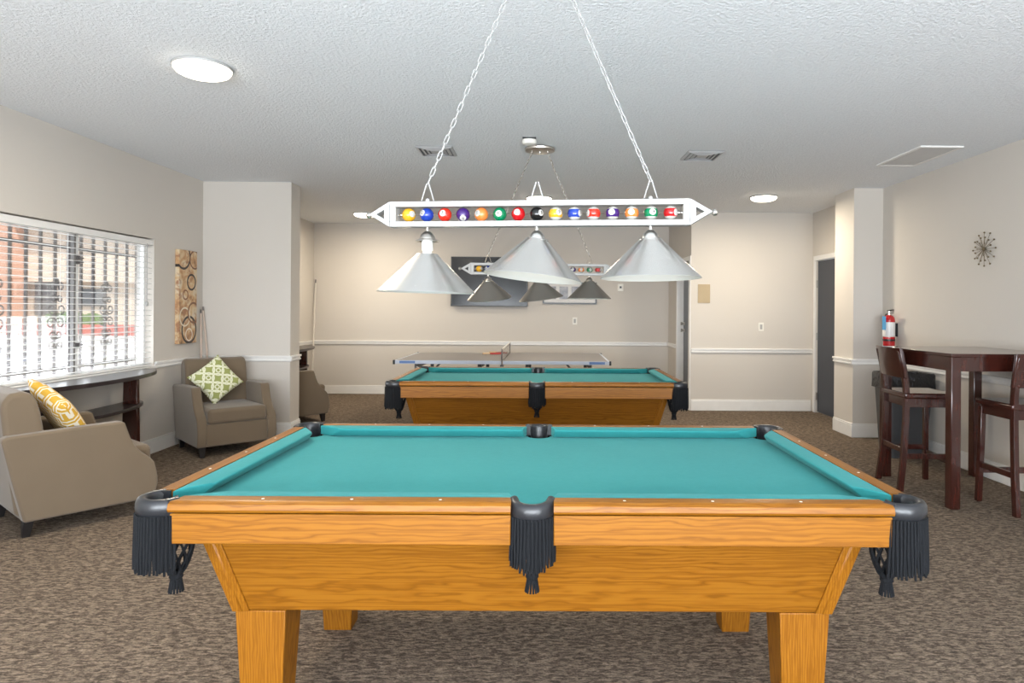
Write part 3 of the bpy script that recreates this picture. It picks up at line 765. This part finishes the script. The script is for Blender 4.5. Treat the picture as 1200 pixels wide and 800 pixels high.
# pillow frame: +Z of the pillow faces where the chair faces; lean back on the backrest
def pm(rz, lean, spin): return Matrix.Rotation(rz, 4, 'Z') @ Matrix.Rotation(R(90 - lean), 4, 'X') @ Matrix.Rotation(R(spin), 4, 'Z')
def chair_pt(o, x, y, z): return Vector(o.location) + Matrix.Rotation(o.rotation_euler.z, 3, 'Z') @ Vector((x, y, z))
CH = [o for o in COL.objects if o.name.startswith('armchair')]
pillow('throw_pillow', m_maze(), .44, .12, chair_pt(CH[0], -.02, .095, .655), pm(CH[0].rotation_euler.z, 32, 24), 'yellow and white maze patterned pillow on the nearest armchair')
pillow('throw_pillow', m_trellis(), .36, .11, chair_pt(CH[1], -.06, .110, .655), pm(CH[1].rotation_euler.z, 20, 36), 'green trellis patterned pillow balanced on its corner on the corner armchair')

# ---------------------------------------------------------------- half-round console tables
def console(loc, label):
    t = thing('console_table', label, 'console table', loc, 0, 'half-round console tables')
    A, B_ = .86, .33
    def half(a, b_, n=36): return [(0.0, -a)] + [(b_ * cos(R(-90 + 180 * i / n)), a * sin(R(-90 + 180 * i / n))) for i in range(1, n)] + [(0.0, a)]
    MB().prism(half(A, B_), 'z', .768, .80).build('tabletop', ESP, t, bevel=.004)
    MB().prism(half(A * .80, B_ * .84), 'z', .515, .540).build('shelf', ESP, t, bevel=.003)
    for s in (-1, 1):
        for z0, z1 in ((0, .515), (.540, .768)):
            pass
        b = MB(); y = s * .46
        b.loft([[(.05, y - .02, 0), (.19, y - .02, 0), (.19, y + .02, 0), (.05, y + .02, 0)], [(.065, y - .02, .768), (.175, y - .02, .768), (.175, y + .02, .768), (.065, y + .02, .768)]]); b.build('leg', DARKW, t, bevel=.003)
    return t
console((XL + .032, 5.12, 0), 'dark half-round console table under the window')
console((XL + .085, 8.95, 0), 'dark half-round console table behind the left pier')

# ---------------------------------------------------------------- wall art
def m_painting():
    n = NT('abstract_circles_paint'); v = n.coord(); x, y, z = n.xyz(v)
    a = n.noise(v, 7, 4, .6, .6); b2 = n.noise(n.coord(loc=(3, 1, 2)), 11, 3, .6, .4)
    col = n.ramp(a, [(.30, (.16, .09, .05)), (.44, (.50, .28, .13)), (.55, (.62, .48, .30)), (.70, (.62, .56, .46))])
    col = n.mix(n.ramp(b2, [(.52, (0, 0, 0)), (.64, (1, 1, 1))]), col, (.34, .17, .09))
    for (cy_, cz_, r, w, c) in ((.06, .15, .075, .010, (.03, .02, .018)), (-.09, .40, .12, .011, (.03, .022, .02)), (-.05, .02, .045, .008, (.22, .09, .04)), (.02, -.33, .13, .012, (.04, .03, .025)), (.02, -.38, .06, .006, (.75, .70, .60)), (-.06, -.20, .09, .008, (.70, .62, .48)), (.10, -.16, .10, .010, (.20, .09, .045)), (.12, .38, .09, .008, (.16, .07, .035))):
        dy = n.math('SUBTRACT', y, cy_); dz = n.math('SUBTRACT', z, cz_)
        d_ = n.math('SQRT', n.math('ADD', n.math('MULTIPLY', dy, dy), n.math('MULTIPLY', dz, dz)))
        mk = n.math('LESS_THAN', n.math('ABSOLUTE', n.math('SUBTRACT', d_, r)), w); col = n.mix(mk, col, c)
    n.base(col); n.set(Roughness=.55); return n.m
o = MB().box((0, -.165, -.467), (.042, .165, .467)).build('canvas_painting', m_painting(), bevel=.003); o.location = (XL, 6.665, 1.457)
tag(o, 'narrow tall abstract canvas of brown circles right of the window', 'painting')

t = thing('starburst_decoration', 'bronze starburst ornament with ball tips on the right wall', 'wall decoration', (XR, 5.375, 1.882))
BRZ = plain('dark_bronze', (.17, .13, .075), .4, .5)
b = MB(); b.ball((-.022, 0, 0), .014, 14, 10); b.cyl((0, 0, 0), (-.022, 0, 0), .006); b.build('hub', BRZ, t)
for ring, (nn, r, off, x) in enumerate(((12, .138, 0, -.018), (12, .098, .26, -.03), (6, .058, .1, -.04))):
    for i in range(nn):
        a = 2 * pi * i / nn + off; b = MB(); y, z = r * cos(a) * .98, r * sin(a)
        if ring == 0 and i % 4 == 0: y, z = y * 1.04, z * 1.04
        b.cyl((-.022, 0, 0), (x, y, z), .0016, n=6); b.ball((x, y, z), .0075 if ring < 2 else .005, 10, 7); b.build('spoke', BRZ, t)

# ---------------------------------------------------------------- back wall items
t = thing('television', 'large black wall mounted television on the back wall', 'television', (-.825, YK, 1.785))
SCRN = NT('television_screen'); SCRN.set(Base_Color=(.020, .022, .025), Roughness=.16, Specular_IOR_Level=.25); SCRN.coord(); SCRN = SCRN.m
MB().box((-.605, -.095, -.39), (.605, -.045, .39)).build('housing', BLACKP, t, bevel=.006)
MB().box((-.585, -.0965, -.365), (.585, -.0948, .372)).build('screen', SCRN, t)
MB().box((-.2, -.046, -.2), (.2, 0, .2)).build('wall_mount', IRON, t)
t = thing('picture_frame', 'black framed row of small grey pictures beside the television', 'picture', (.443, YK, 1.615))
b = MB(); hx, hz = .430, .172
b.box((-hx, -.03, -hz), (-hx + .022, 0, hz)); b.box((hx - .022, -.03, -hz), (hx, 0, hz)); b.box((-hx + .022, -.03, -hz), (hx - .022, 0, -hz + .022)); b.box((-hx + .022, -.03, hz - .022), (hx - .022, 0, hz)); b.build('frame', BLACKP, t)
MB().box((-hx + .022, -.016, -hz + .022), (hx - .022, -.002, hz - .022)).build('mat', plain('picture_mat', (.72, .71, .70), .7), t)
def m_photo():
    n = NT('grey_photo_print'); v = n.coord(); a = n.noise(v, 14, 4, .6); n.base(n.ramp(a, [(.35, (.14, .14, .16)), (.65, (.34, .33, .35))])); n.set(Roughness=.3); return n.m
ph = m_photo()
for x in (-.285, -.095, .095, .285): MB().box((x - .068, -.0185, -.095), (x + .068, -.0158, .105)).build('photo', ph, t)
def plate(name, loc, label, cat, w, h, face, toggle=True, col=None):
    t = thing(name, label, cat, loc); b = MB(); b.box((-w / 2, -.006, -h / 2), (w / 2, 0, h / 2)); b.build('cover_plate', col or IVORY, t, bevel=.002)
    if toggle: MB().box((-.016, -.010, -.032), (.016, -.0055, .032)).build('rocker', WMETAL, t)
    return t
plate('light_switch', (.528, YK, 1.174), 'white switch plate on the back wall under the pictures', 'light switch', .072, .115, 0)
plate('light_switch', (2.98, YB, 1.139), 'white switch plate on the closet wall at right', 'light switch', .072, .115, 0)
t = thing('thermostat', 'small white wall thermostat with dark centre right of the pictures', 'thermostat', (1.252, YK, 1.71))
MB().box((-.045, -.025, -.06), (.045, 0, .06)).build('housing', IVORY, t, bevel=.005)
MB().box((-.016, -.028, -.012), (.016, -.024, .022)).build('display', BLACKP, t)
o = MB().box((-.083, -.008, -.127), (.083, 0, .127)).build('wall_panel', plain('tan_cover', (.42, .33, .205), .5), bevel=.002); o.location = (2.199, YB, 1.585)
tag(o, 'tan rectangular cover plate on the closet wall near its corner', 'cover plate')

# ---------------------------------------------------------------- table tennis table
t = thing('tennis_table', 'grey folding table tennis table along the back wall', 'table tennis table', (-.44, 8.24, 0), -.012)
top = plain('grey_table_top', (.20, .185, .18), .35); edge = plain('pale_blue_edge', (.50, .56, .66), .4)
for s in (-1, 1):
    x0, x1 = sorted((s * .008, s * 1.215)); MB().box((x0, -.69, .742), (x1, .69, .760)).build('tabletop', top, t)
    b = MB(); b.box((x0, -.702, .722), (x1, -.69, .7605)); b.box((x0, .69, .722), (x1, .702, .7605)); b.box((s * 1.2265 - .0115, -.702, .722), (s * 1.2265 + .0115, .702, .7605)); b.build('edge_band', edge, t)
    for y in (-.69, .69): MB().box((s * 1.242 - .012, y - .02, .715), (s * 1.242 + .012, y + .02, .765)).build('corner_guard', BLACKP, t, bevel=.004)
    MB().box((s * 1.09 - .09, -.7035, .727), (s * 1.09 + .09, -.702, .755)).build('edge_sticker', plain('blue_sticker', (.10, .19, .42), .4), t)
    for x in (1.02, .28):
        for y in (-.52, .52):
            b = MB(); b.box((s * x - .02, y - .02, 0.03), (s * x + .02, y + .02, .725)); b.build('leg', IRON, t)
            b = MB(); b.cyl((s * x - .015, y, .035), (s * x + .015, y, .035), .035, n=16); b.build('caster', BLACKP, t)
    b = MB(); b.cyl((s * 1.00, -.52, .42), (s * .74, -.52, .72), .012); b.build('brace', IRON, t)
    b = MB(); b.box((s * 1.02 - .015, -.52, .66), (s * 1.02 + .015, .52, .70)); b.box((s * .28 - .015, -.52, .66), (s * .28 + .015, .52, .70)); b.build('crossbar', IRON, t)
nt = NT('net_mesh'); nt.set(Base_Color=(.45, .43, .41), Roughness=.8, Alpha=.22); nt.coord(); nt = nt.m
b = MB(); b.box((-.002, -.76, .762), (.002, .76, .895)); n_ = b.build('net', nt, t)
MB().box((-.003, -.76, .888), (.003, .76, .905)).build('net_tape', IVORY, n_)
for s in (-1, 1):
    b = MB(); b.cyl((0, s * .765, .70), (0, s * .765, .905), .007); b.box((-.02, s * .735 - .035, .700), (.02, s * .735 + .035, .718)); b.build('net_post', IRON, n_)
def paddle(loc, rz, col, label):
    t = thing('table_tennis_paddle', label, 'paddle', loc, rz, 'paddles on the tennis table')
    b = MB(); pts = [(.078 * cos(2 * pi * i / 28), .08 * sin(2 * pi * i / 28)) for i in range(28)]; b.prism(pts, 'z', .0, .012); b.build('blade', col, t)
    b = MB(); b.box((-.014, -.175, -.0), (.014, -.070, .020)); b.build('handle', plain('pale_handle', (.55, .40, .25), .5), t, bevel=.004)
RED = plain('red_rubber', (.42, .035, .03), .5)
paddle((-.61, 8.70, .7612), -1.2, RED, 'red paddle lying left of the net on the tennis table')
paddle((-.54, 8.85, .7612), -1.9, plain('dark_red_rubber', (.26, .03, .03), .5), 'darker red paddle lying behind the other paddle')

# ---------------------------------------------------------------- cues in the corners
def cue(p, q, r0, r1, mat, label, grp=None):
    t = thing('pool_cue', label, 'pool cue', p, 0, grp); d = Vector(q) - Vector(p)
    b = MB(); b.cyl((0, 0, 0), d * .97, r0, r1, 10); b.build('shaft', mat, t)
    b = MB(); b.cyl(d * .97, d, r1 * .98, r1 * .9, 10); b.build('tip', plain('cue_tip', (.10, .09, .09), .6), t)
CUEM = plain('pale_maple', (.56, .44, .36), .4); CUEW = plain('pale_stick', (.66, .62, .56), .4)
cue((-3.41, 6.90, 0), (-3.582, 6.995, 1.36), .0145, .0075, CUEM, 'pool cue leaning in the corner behind the armchair, rightmost of two', 'cues in the left corner')
cue((-3.50, 6.83, 0), (-3.592, 6.972, 1.33), .0145, .0075, CUEM, 'pool cue leaning in the corner behind the armchair, leftmost of two', 'cues in the left corner')
cue((-3.52, 10.12, 0), (-3.565, 10.40, 1.80), .014, .009, CUEW, 'long pale stick leaning in the far left corner of the room')

# ---------------------------------------------------------------- bar table and stools
t = thing('bar_table', 'tall square dark wood bar table against the right wall', 'bar table', (2.815, 4.455, 0))
LX, LY, HTB = .83, .97, 1.073
MB().box((0, 0, HTB - .022), (LX, LY, HTB)).build('tabletop', DARKW, t, bevel=.003)
b = MB(); ap = .10; i_ = .012
b.box((i_ + .06, i_, HTB - .022 - ap), (LX - i_ - .06, i_ + .02, HTB - .022)); b.box((i_ + .06, LY - i_ - .02, HTB - .022 - ap), (LX - i_ - .06, LY - i_, HTB - .022))
b.box((i_, i_ + .06, HTB - .022 - ap), (i_ + .02, LY - i_ - .06, HTB - .022)); b.box((LX - i_ - .02, i_ + .06, HTB - .022 - ap), (LX - i_, LY - i_ - .06, HTB - .022)); b.build('apron', DARKW, t, bevel=.002)
for x in (.005, LX - .075):
    for y in (.005, LY - .075): MB().box((x, y, 0), (x + .07, y + .07, HTB - .022)).build('leg', DARKW, t, bevel=.006)
def stool(loc, rz, label):
    # front = +x
    t = thing('bar_stool', label, 'bar stool', loc, rz, 'dark wood bar stools')
    def leg(pts, w=.036, d_=.036):
        b = MB(); b.loft([[(x - d_ / 2, y - w / 2, z), (x + d_ / 2, y - w / 2, z), (x + d_ / 2, y + w / 2, z), (x - d_ / 2, y + w / 2, z)] for x, y, z in pts]); return b.build('leg', DARKW, t, bevel=.003, ang=30)
    for s in (-1, 1):
        leg([(-.225, s * .185, 0), (-.195, s * .175, .25), (-.178, s * .170, .55), (-.175, s * .170, .72), (-.180, s * .172, .80), (-.200, s * .174, .93), (-.228, s * .176, 1.06)], .034, .042)
        leg([(.150, s * .190, 0), (.143, s * .178, .4), (.138, s * .172, .69)])
    b = MB(); b.box((-.198, -.20, .70), (.180, .20, .742)); b.build('seat', DARKW, t, bevel=.012, seg=3)
    b = MB(); b.box((-.17, -.180, .635), (.14, -.158, .70)); b.box((-.17, .158, .635), (.14, .180, .70)); b.box((.122, -.16, .635), (.144, .16, .70)); b.box((-.177, -.16, .635), (-.155, .16, .70)); b.build('seat_frame', DARKW, t, bevel=.002)
    b = MB(); rings = []
    for k in range(9):
        y = -.205 + .41 * k / 8; c = .018 * (1 - ((k - 4) / 4) ** 2)
        rings.append([(-.205 - c, y, .855), (-.183 - c, y, .855), (-.222 - c, y, 1.085), (-.244 - c, y, 1.085)])
    b.loft(rings); b.build('backrest', DARKW, t, bevel=.004)
    for s in (-1, 1): MB().box((-.19, s * .178 - .011, .245), (.14, s * .178 + .011, .285)).build('stretcher', DARKW, t, bevel=.002)
    MB().box((.136, -.178, .205), (.158, .178, .245)).build('stretcher', DARKW, t, bevel=.002); MB().box((-.205, -.175, .285), (-.183, .175, .325)).build('stretcher', DARKW, t, bevel=.002)
    return t
st1 = stool((2.965, 5.10, 0), R(-4), 'dark wood bar stool facing the wall, tucked under the bar table left side')
dup(st1, (3.350, 4.53, 0), R(90), 'dark wood bar stool at the right edge of the photo, at the table near side')

# ---------------------------------------------------------------- bin and extinguisher
t = thing('trash_bin', 'dark grey trash bin with black liner behind the bar stool', 'trash bin', (3.425, 6.15, 0))
def rr(hx, hy, z, r=.04, n=5):
    p = []
    for cx_, cy_, a0 in ((hx - r, hy - r, 0), (-hx + r, hy - r, 90), (-hx + r, -hy + r, 180), (hx - r, -hy + r, 270)):
        for i in range(n + 1): a = R(a0 + 90 * i / n); p.append((cx_ + r * cos(a), cy_ + r * sin(a), z))
    return p
b = MB(); b.loft([rr(.175, .12, 0), rr(.215, .15, .74), rr(.225, .16, .745), rr(.225, .16, .775), rr(.205, .14, .775), rr(.19, .13, .6)]); b.build('body', plain('charcoal_plastic', (.055, .057, .062), .4), t)
b = MB(); b.loft([rr(.232, .167, .64), rr(.230, .165, .70), rr(.229, .164, .77), rr(.222, .157, .786), rr(.200, .135, .782), rr(.18, .12, .68)], cap=False); b.build('liner_bag', plain('black_bag_film', (.012, .012, .014), .25, bump=(30, .8, .02)), t)
t = thing('fire_extinguisher', 'red fire extinguisher with blue tag hung beside the right pier', 'fire extinguisher', (XR - .085, 6.73, 1.0))
REDP = plain('red_enamel', (.50, .012, .016), .2, coat=.5)
b = MB(); b.lathe([(0, 0), (.05, 0), (.056, .008), (.057, .02), (.057, .27), (.052, .295), (.036, .316), (.020, .325), (0, .325)], 32); b.build('cylinder', REDP, t)
b = MB(); b.lathe([(.0575, .10), (.0582, .10), (.0582, .25), (.0575, .25)], 32, cap=False)
b.build('label_band', plain('white_label', (.75, .74, .72), .4), t)
b = MB(); b.lathe([(0, .32), (.016, .32), (.016, .345), (.020, .348), (.020, .362), (0, .366)], 16); b.build('valve', NICK, t)
b = MB(); b.box((-.012, -.075, .362), (.012, .02, .370)); b.box((-.012, -.07, .343), (.012, .02, .350)); b.loft([[(-.012, -.08, .375), (.012, -.08, .375), (.012, -.078, .381), (-.012, -.078, .381)], [(-.012, .015, .366), (.012, .015, .366), (.012, .018, .372), (-.012, .018, .372)]]); b.build('handle', BLACKP, t)
b = MB(); b.tube([(0, .018, .335), (0, .06, .33), (0, .078, .30), (0, .075, .24), (0, .068, .18), (0, .066, .12)], .008, 10); b.build('hose', BLACKP, t)
b = MB(); b.box((-.064, -.055, .17), (-.062, .015, .31)); tg = b.build('tag', plain('blue_tag', (.08, .33, .62), .5), t)
b = MB(); b.box((-.0645, -.050, .105), (-.0625, .012, .17)); b.build('tag_stub', plain('white_tag', (.78, .78, .78), .5), t)
b = MB(); b.box((.055, -.012, .10), (.085, .012, .24)); b.lathe([(.0575, .055), (.060, .055), (.060, .075), (.0575, .075)], 32, cap=False); b.build('bracket', BLACKP, t)
